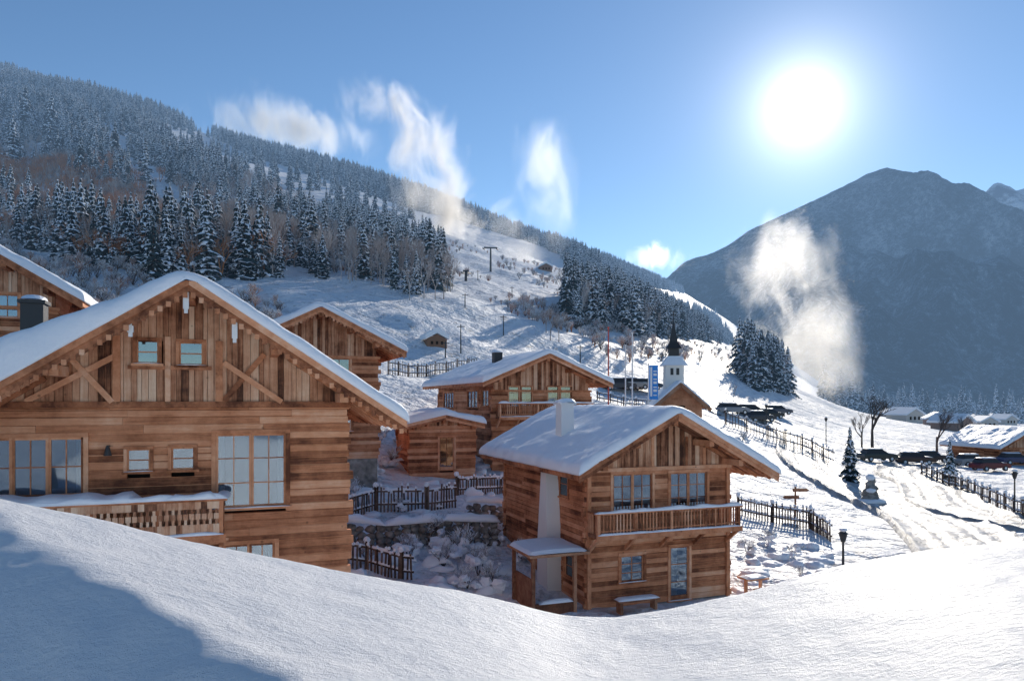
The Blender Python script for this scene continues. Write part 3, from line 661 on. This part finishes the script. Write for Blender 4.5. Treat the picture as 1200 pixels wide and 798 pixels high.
for _ in range(5200):
    t_=U(-60,860); Y=math.exp(U(math.log(60),math.log(380))); x=(t_-600)/850*Y; z=ground(x,Y); py=470-850*z/Y
    d=mn.noise(Vector((x*.03,Y*.03,12)))+(.18 if t_<330 else -.06)
    if d<.05 or py>425: continue
    shr.append((x,Y,z,U(1.,3.2)))
def shv(i): return bare(90+i,depth=3,spread=.9,multi=6,r0=.02,L0=.35,snowf=.6).obj("shrub",[(frost,bark,rust)[i],tsnow],recalc=False)
forest("slope_shrubs",shr,shv,3)
for px,py,hp,nm in ((1022,527,66,"bare_tree"),(1098,530,50,"bare_tree"),(1125,520,34,"bare_tree"),(1010,524,40,"bare_tree")):
    g=gpos(px,py,40); K=bare(int(px),depth=5,spread=.6,r0=.024,L0=.30); treeobj(nm,K,[bark],g,hp/850*g.y*1.3)
for px,py,hp in ((996,566,66),(1113,566,52)):
    g=gpos(px,py,30); K=spruce(px,layers=20,snowf=.8,slim=1.05); treeobj("spruce_tree",K,SPM,g,hp/850*g.y)
random.seed(11)
for px,py,hp in ((415,590,32),(440,560,26),(470,600,24),(500,640,50),(540,655,46),(520,665,40),(560,675,46),(478,655,36),(455,548,30),(500,555,26),(575,690,40),(548,690,34),(430,660,30),(580,640,30),(610,660,30),(900,640,26),(930,655,22),(875,650,24),(940,680,20),(520,540,18),(870,520,18),(455,630,30),(530,620,26),(425,545,30),(470,520,26),(445,520,24)):
    g=gpos(px,py,18); K=bare(px,depth=3,spread=.9,multi=5,r0=.012,L0=.35,snowf=.85); h=hp/850*g.y*1.1
    for _ in range(8): K.blob((U(-.3,.3),U(-.3,.3),U(.02,.45)),U(.08,.2),U(.08,.2),U(.05,.12),1,8,.6)
    treeobj("snowy_shrub",K,[bark,snow],g,h)
K=MB()
for _ in range(90):
    px=U(395,600); py=U(540,700); g=gpos(px,py,20); r_=U(.5,1); K.blob(g+Vector((0,0,.0)),U(.25,.7)*r_,U(.25,.6)*r_,U(.15,.4)*r_,0,12,.5)
for _ in range(30):
    px=U(860,975); py=U(640,700); g=gpos(px,py,20); K.blob(g+Vector((0,0,.0)),U(.2,.6),U(.2,.5),U(.1,.25),0,12,.5)
K.obj("snow_mounds",[snow],smooth=True)
# ------------------------------------------------------------- road
def ribbon(name,pts,wd,mat,off=.06):
    P_=[Vector(p) for p in pts]; pl=[]
    for i in range(len(P_)-1):
        a=P_[max(0,i-1)];b_=P_[i];c=P_[i+1];d=P_[min(len(P_)-1,i+2)]
        for k in range(24):
            s_=k/24; pl.append(.5*((2*b_)+(c-a)*s_+(2*a-5*b_+4*c-d)*s_*s_+(3*b_-a-3*c+d)*s_**3))
    pl.append(P_[-1]); K=MB(); vs=[]; n=25
    for i,p in enumerate(pl):
        d=(pl[min(i+1,len(pl)-1)]-pl[max(i-1,0)]); d.z=0; d.normalize(); sd=Vector((d.y,-d.x,0))
        for k in range(n):
            f=(k/(n-1)-.5); q=p+sd*f*wd; 
            rut=-.12*(math.exp(-((abs(f)-.16)/.04)**2)+math.exp(-((abs(f)-.31)/.03)**2)*.8)+.09*mn.noise(q*1.3)
            edge=.22*math.exp(-((abs(f)-.45)/.03)**2)*(1+mn.noise(q*.8))-(.5 if k in(0,n-1) else 0)
            vs.append((q.x,q.y,ground(q.x,q.y)+off+.1+rut+edge))
    K.add(vs,[(i*n+k,i*n+k+1,(i+1)*n+k+1,(i+1)*n+k) for i in range(len(pl)-1) for k in range(n-1)]); K.obj(name,[mat],smooth=True)
ribbon("village_road",[(16,24,0),(22,33,0),gpos(1090,610,25),gpos(1010,580,30),gpos(950,545,40),gpos(940,520,50),gpos(905,497,70),gpos(870,485,80),gpos(820,478,80)],6.5,roadm)
ribbon("side_road",[(36,38,0),gpos(1130,600,25),gpos(1090,570,30),gpos(1060,552,40),gpos(1120,540,50),gpos(1250,535,50)],6,roadm,.03)
# ------------------------------------------------------------- cars
def car(p,col,rz,sn=True):
    e=empty("parked_car",p,rz); m_,_,b_=newmat("car_paint",col,.3,.5)
    K=MB(); prof=[(-2.15,.35),(-2.2,.75),(-2.05,.95),(-1.3,1.02),(1.0,1.0),(1.9,.88),(2.15,.7),(2.15,.35)]; n=len(prof)
    vs=[(x,y*(.86 if z>.9 else .9),z) for y in(-1,1) for x,z in prof]; K.add(vs,[tuple(range(n)),tuple(range(n,2*n))[::-1]]+[(i,(i+1)%n,n+(i+1)%n,n+i) for i in range(n)],0)
    K.obj("body",[m_],e)
    K=MB(); vs=[(-1.9,.8,1),(1.0,.8,1),(.3,.62,1.46),(-1.5,.62,1.46)]; vs=[(x,y*s_,z) for s_ in(-1,1) for x,y,z in vs]; K.add(vs,[(0,1,2,3),(7,6,5,4),(0,4,5,1),(1,5,6,2),(2,6,7,3),(3,7,4,0)],0); K.obj("cabin_glass",[dmetal],e)
    K=MB(); K.box(-1.55,.35,-.64,.64,1.462,1.52,0); K.obj("roof_panel",[m_],e)
    if sn: K=MB(); K.cap((-1.6,0,1.52),(.4,0,1.52),1.3,.14,0); K.cap((1.0,0,1.0),(1.95,0,.9),1.4,.07,0); K.obj("snow_cover",[snow],e,smooth=True)
    K=MB()
    for x in(-1.35,1.35):
        for y in(-.82,.82): K.tube((x,y-.11,.33),(x,y+.11,.33),.33,.33,14,0); K.tube((x,y-.12,.33),(x,y+.12,.33),.17,.17,10,1)
    K.obj("wheels",[dmetal,plaster],e)
for px,py,c,rz in ((890,496,(.05,.05,.06),.3),(902,492,(.03,.03,.03),.4),(912,488,(.1,.1,.12),.2),(880,488,(.02,.02,.03),.3),(858,487,(.3,.3,.32),.2),(1028,542,(.02,.03,.03),.1),(1072,545,(.04,.01,.01),-.2),(1090,543,(.03,.03,.04),.1),(1160,553,(.14,.012,.015),.2),(1190,545,(.05,.05,.12),0),(1140,548,(.3,.3,.3),.1),(725,459,(.05,.05,.06),.1),(742,458,(.3,.3,.3),.1),(757,459,(.02,.04,.08),.1)):
    g=gpos(px,py,40); g.z=ground(g.x,g.y)+.12; car(g,c,rz)
# ------------------------------------------------------------- street furniture
def lamp(px,py,hp):
    g=gpos(px,py,25); h=hp/850*g.y; K=MB(); K.tube(g-Vector((0,0,.2)),g+Vector((0,0,h)),.06,.045,8); K.tube(g+Vector((0,0,h-.45)),g+Vector((0,0,h-.05)),.09,.2,8); K.tube(g+Vector((0,0,h-.05)),g+Vector((0,0,h+.1)),.24,.03,8); K.blob(g+Vector((0,0,h+.12)),.2,.2,.1,1,8); K.obj("street_lamp",[dmetal,snow])
lamp(988,662,38); lamp(1189,604,50); lamp(898,505,30); lamp(968,520,30)
g=gpos(1020,590,25); K=MB()
for i in range(7): K.blob(g+Vector((U(-.1,.1),U(-.1,.1),.1+i*.26)),.75-.08*i,.6-.06*i,.32,0,10,.5)
K.blob(g+Vector((0,0,1.95)),.35,.3,.25,1,10); K.blob(g+Vector((0,0,.15)),1.1,.9,.3,1,12); K.blob(g+Vector((-.1,-.3,1.0)),.4,.3,.2,1,10); K.obj("stone_fountain",[stone,snow],smooth=True)
g=gpos(932,606,25); K=MB(); h=36/850*g.y; K.tube(g-Vector((0,0,.2)),g+Vector((0,0,h)),.06,.06,6)
for k,(s_,zf) in enumerate(((1,.85),(-1,.62))):
    c=g+Vector((0,-.08,h*zf)); vs=[c+Vector((s_*x,y,z)) for y in(-.03,.03) for x,z in((-.2,-.1),(.7,-.1),(.85,0),(.7,.1),(-.2,.1))]; K.add(vs,[(0,1,2,3,4),(9,8,7,6,5)]+[(i,(i+1)%5,5+(i+1)%5,5+i) for i in range(5)],1)
K.blob(g+Vector((0,0,h)),.14,.14,.1,2,7); K.obj("wooden_signpost",[wdark,wdark,snow])
bl,_,_=newmat("banner_blue",(.04,.26,.70),.7); wh,_,_=newmat("banner_white",(.75,.78,.8),.7); rd,_,_=newmat("pole_red",(.5,.08,.06),.6)
def poleflag(px,ptop,Y,mat):
    x=(px-600)/850*Y; zg=ground(x,Y); zt=(470-ptop)/850*Y; K=MB(); K.tube((x,Y,zg-.2),(x,Y,zt),.07,.05,6); K.blob((x,Y,zt),.09,.09,.09,0,6,0); K.obj("flagpole",[mat])
poleflag(713,384,62,rd); poleflag(741,390,62,plaster); poleflag(733,405,64,plaster)
Y=60; x=(760-600)/850*Y; zg=ground(x,Y); zt=(470-428)/850*Y; zb_=zt-40/850*Y; K=MB(); K.tube((x,Y,zg-.2),(x,Y,zt+.15),.05,.05,6,2); w_=.78
K.box(x+.06,x+w_,Y-.02,Y+.02,zb_,zt,0); K.box(x+.14,x+.3,Y-.03,Y-.021,zb_+.25,zt-.15,1)
for i in range(7): z=zb_+.3+i*.33; K.box(x+.4,x+.68,Y-.03,Y-.021,z,z+.1+.1*(i%2),1)
K.obj("banner_flag",[bl,wh,plaster])
hzmetal,_,_=newmat("pylon_metal",(.05,.055,.06),.6); painted_haze(hzmetal)
def pylon(px,py,hp):
    g=gpos(px,py,90); h=hp/850*g.y; K=MB(); K.tube(g-Vector((0,0,1)),g+Vector((0,0,h)),.4,.28,8); a=Vector((1,.15,0)); w_=h*.28
    K.beam(g+Vector((0,0,h))-a*w_,g+Vector((0,0,h))+a*w_,.4,.45)
    for s_ in(-1,1): c=g+Vector((0,0,h-.5))+a*w_*s_; K.beam(c+Vector((-.3,-2,-.2)),c+Vector((.3,2,.2)),.25,.35)
    K.obj("ski_lift_pylon",[hzmetal])
pylon(575,320,28); pylon(546,330,12)
for px,py,hp in ((540,415,34),(590,395,24),(545,360,16),(600,350,14),(522,420,20),(560,330,12),(680,432,26)):
    g=gpos(px,py,60); h=hp/850*g.y; K=MB(); K.tube(g,g+Vector((0,0,h)),.09,.06,6); K.beam(g+Vector((-.5,0,h-.3)),g+Vector((.5,0,h-.3)),.09,.09); K.obj("slope_pole",[hzmetal])
K=MB(); K.box(-2.3,-.6,-1.0,-.55,.42,.48,0); K.box(-2.2,-2.1,-.95,-.6,-.2,.42,0); K.box(-.8,-.7,-.95,-.6,-.2,.42,0); K.cap((-2.3,-.78,.48),(-.6,-.78,.48),.45,.14,1)
o=K.obj("wooden_bench",[wdark,snow]); o.matrix_world=Matrix.Translation((5.6,27.45,-7.6))@Matrix.Rotation(math.radians(20.5),4,'Z')
K=MB(); K.box(3.6,4.6,-.6,.1,.6,.66,0); K.box(3.7,3.8,-.3,-.2,-.2,.6,0); K.box(4.4,4.5,-.3,-.2,-.2,.6,0); K.box(3.6,4.6,-1.1,-.85,.35,.4,0); K.box(4.0,4.1,-1.05,-.9,-.2,.35,0); K.cap((3.6,-.25,.66),(4.6,-.25,.66),.6,.12,1)
o=K.obj("picnic_table",[wlog,snow]); o.matrix_world=Matrix.Translation((5.6,27.45,-7.6))@Matrix.Rotation(math.radians(20.5),4,'Z')
# ------------------------------------------------------------- mountains
def mountain(name,prof,Y0,W0,mat,x0,x1,seed,amp):
    px,py=zip(*prof); K=MB(); nx,ny=520,200; vs=[]
    for j in range(ny):
        v=j/(ny-1)*2-1; Y=Y0+v*W0
        for i in range(nx):
            t_=x0+(x1-x0)*i/(nx-1); zs=(470-np.interp(t_,px,py))/850*Y0; X=(t_-600)/850*Y0
            f=max(0,1-abs(v)**1.05)
            n=0; a=1; fr=1/900.
            for o_ in range(6): n+=a*(abs(mn.noise(Vector((X*fr,Y*fr*.6,seed+o_)))) if o_<4 else mn.noise(Vector((X*fr,Y*fr,seed)))*.6); a*=.52; fr*=2.05
            z=zs*f+(.45-n)*amp*min(1,zs/300.)*(.12+2.6*f*(1-f))*1.0; vs.append((X+60*mn.noise(Vector((X*.002,Y*.002,1))),Y,z-20))
    K.add(vs,[(j*nx+i,j*nx+i+1,(j+1)*nx+i+1,(j+1)*nx+i) for j in range(ny-1) for i in range(nx-1)]); return K.obj(name,[mat],smooth=True)
m,t,b=newmat("mountain_forest",(.1,.1,.1),.9,.1)
n1=noise_n(t,.055,9,rough=.85,mscale=(1,1,.5)); n2=noise_n(t,.005,7,mscale=(1.6,1,.45),rough=.65)
v=M('ADD',M('MULTIPLY',n1.outputs[0],.9,tree=t),M('MULTIPLY',n2.outputs[0],.55,tree=t),tree=t)
sp=t.nodes.new('ShaderNodeSeparateXYZ'); gg=t.nodes.new('ShaderNodeNewGeometry'); t.links.new(gg.outputs['Position'],sp.inputs[0])
v=M('ADD',v,M('MULTIPLY',M('DIVIDE',sp.outputs[2],1000,tree=t),.08,tree=t),tree=t)
r=ramp(t,v,[(.62,(.006,.018,.018)),(.71,(.03,.055,.06)),(.79,(.22,.29,.35)),(.88,(.85,.9,.95))]); t.links.new(r.outputs[0],b.inputs['Base Color'])
bump(t,b,n1.outputs[0],1,40); mtf=painted_haze(m,3600,(.17,.29,.47))
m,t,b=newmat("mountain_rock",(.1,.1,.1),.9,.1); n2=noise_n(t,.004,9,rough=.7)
r=ramp(t,n2.outputs[0],[(.42,(.1,.11,.13)),(.52,(.8,.85,.9))]); t.links.new(r.outputs[0],b.inputs['Base Color']); bump(t,b,n2.outputs[0],1,60); mtr=painted_haze(m,9000,(.2,.34,.56))
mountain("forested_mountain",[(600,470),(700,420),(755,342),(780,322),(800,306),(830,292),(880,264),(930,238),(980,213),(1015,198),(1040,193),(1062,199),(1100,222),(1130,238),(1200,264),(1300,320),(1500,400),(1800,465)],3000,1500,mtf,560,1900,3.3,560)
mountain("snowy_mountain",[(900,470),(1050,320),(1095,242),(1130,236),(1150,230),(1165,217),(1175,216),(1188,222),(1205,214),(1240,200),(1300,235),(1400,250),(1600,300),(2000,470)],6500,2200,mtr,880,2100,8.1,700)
# ------------------------------------------------------------- snow-gun plumes and clouds (volumes)
def volmat(name,dens,nscale,er=1.3,g=.62):
    m=bpy.data.materials.new(name); m.use_nodes=True; t=m.node_tree; t.nodes.clear(); o=t.nodes.new('ShaderNodeOutputMaterial')
    tc=t.nodes.new('ShaderNodeTexCoord'); ln=t.nodes.new('ShaderNodeVectorMath'); ln.operation='LENGTH'; t.links.new(tc.outputs['Object'],ln.inputs[0])
    fall=M('SUBTRACT',1,ln.outputs['Value'],True,tree=t); gp=t.nodes.new('ShaderNodeNewGeometry')
    mp=t.nodes.new('ShaderNodeMapping'); mp.inputs['Rotation'].default_value=(0,math.radians(25),0); mp.inputs['Scale'].default_value=(1.25,1,.6); t.links.new(gp.outputs['Position'],mp.inputs[0])
    n=t.nodes.new('ShaderNodeTexNoise'); n.inputs['Scale'].default_value=nscale; n.inputs['Detail'].default_value=5; n.inputs['Roughness'].default_value=.66; n.inputs['Distortion'].default_value=.8; t.links.new(mp.outputs[0],n.inputs['Vector'])
    nn=M('MULTIPLY',M('SUBTRACT',n.outputs[0],.60,tree=t),er*4,tree=t)
    sm=M('MULTIPLY',fall,1.3,tree=t)
    d=M('MULTIPLY',M('MULTIPLY',M('ADD',sm,nn,True,tree=t),M('MULTIPLY',fall,2.0,True,tree=t),tree=t),dens,tree=t)
    v=t.nodes.new('ShaderNodeVolumeScatter'); v.inputs['Color'].default_value=(1,1,1,1); v.inputs['Anisotropy'].default_value=g; t.links.new(d,v.inputs['Density']); t.links.new(v.outputs[0],o.inputs['Volume']); return m
def plume(name,Y,puffs,dens,nscale,er=1.3):
    e=empty(name,((puffs[0][0]-600)/850*Y,Y,(470-puffs[0][1])/850*Y)); mt=volmat(name+"_vapour",dens,nscale,er)
    for i,(px,py,rx,rz) in enumerate(puffs):
        K=MB(); K.blob((0,0,0),1,1,1,0,20,0); o=K.obj("puff_%d"%(i+1),[mt],e,smooth=True); s_=Y/850
        o.location=((px-puffs[0][0])*s_,0,-(py-puffs[0][1])*s_); o.scale=(rx*s_,(rx+rz)/2*s_,rz*s_)
plume("snow_gun_plume",330,[(988,472,22,18),(968,445,52,44),(945,390,78,90),(915,310,74,84)],.03,.05,1.0)
plume("snow_gun_plume",400,[(540,262,60,30),(508,225,62,56),(497,172,64,62),(450,126,80,38)],.06,.045,1.2)
plume("snow_gun_plume",380,[(612,300,56,34),(588,260,50,48),(640,205,50,110)],.018,.045,1.2)
plume("cloud",2600,[(305,142,105,42),(375,158,90,36)],.009,.006,1.3)
plume("cloud",2600,[(772,302,44,22)],.009,.012,1.3)
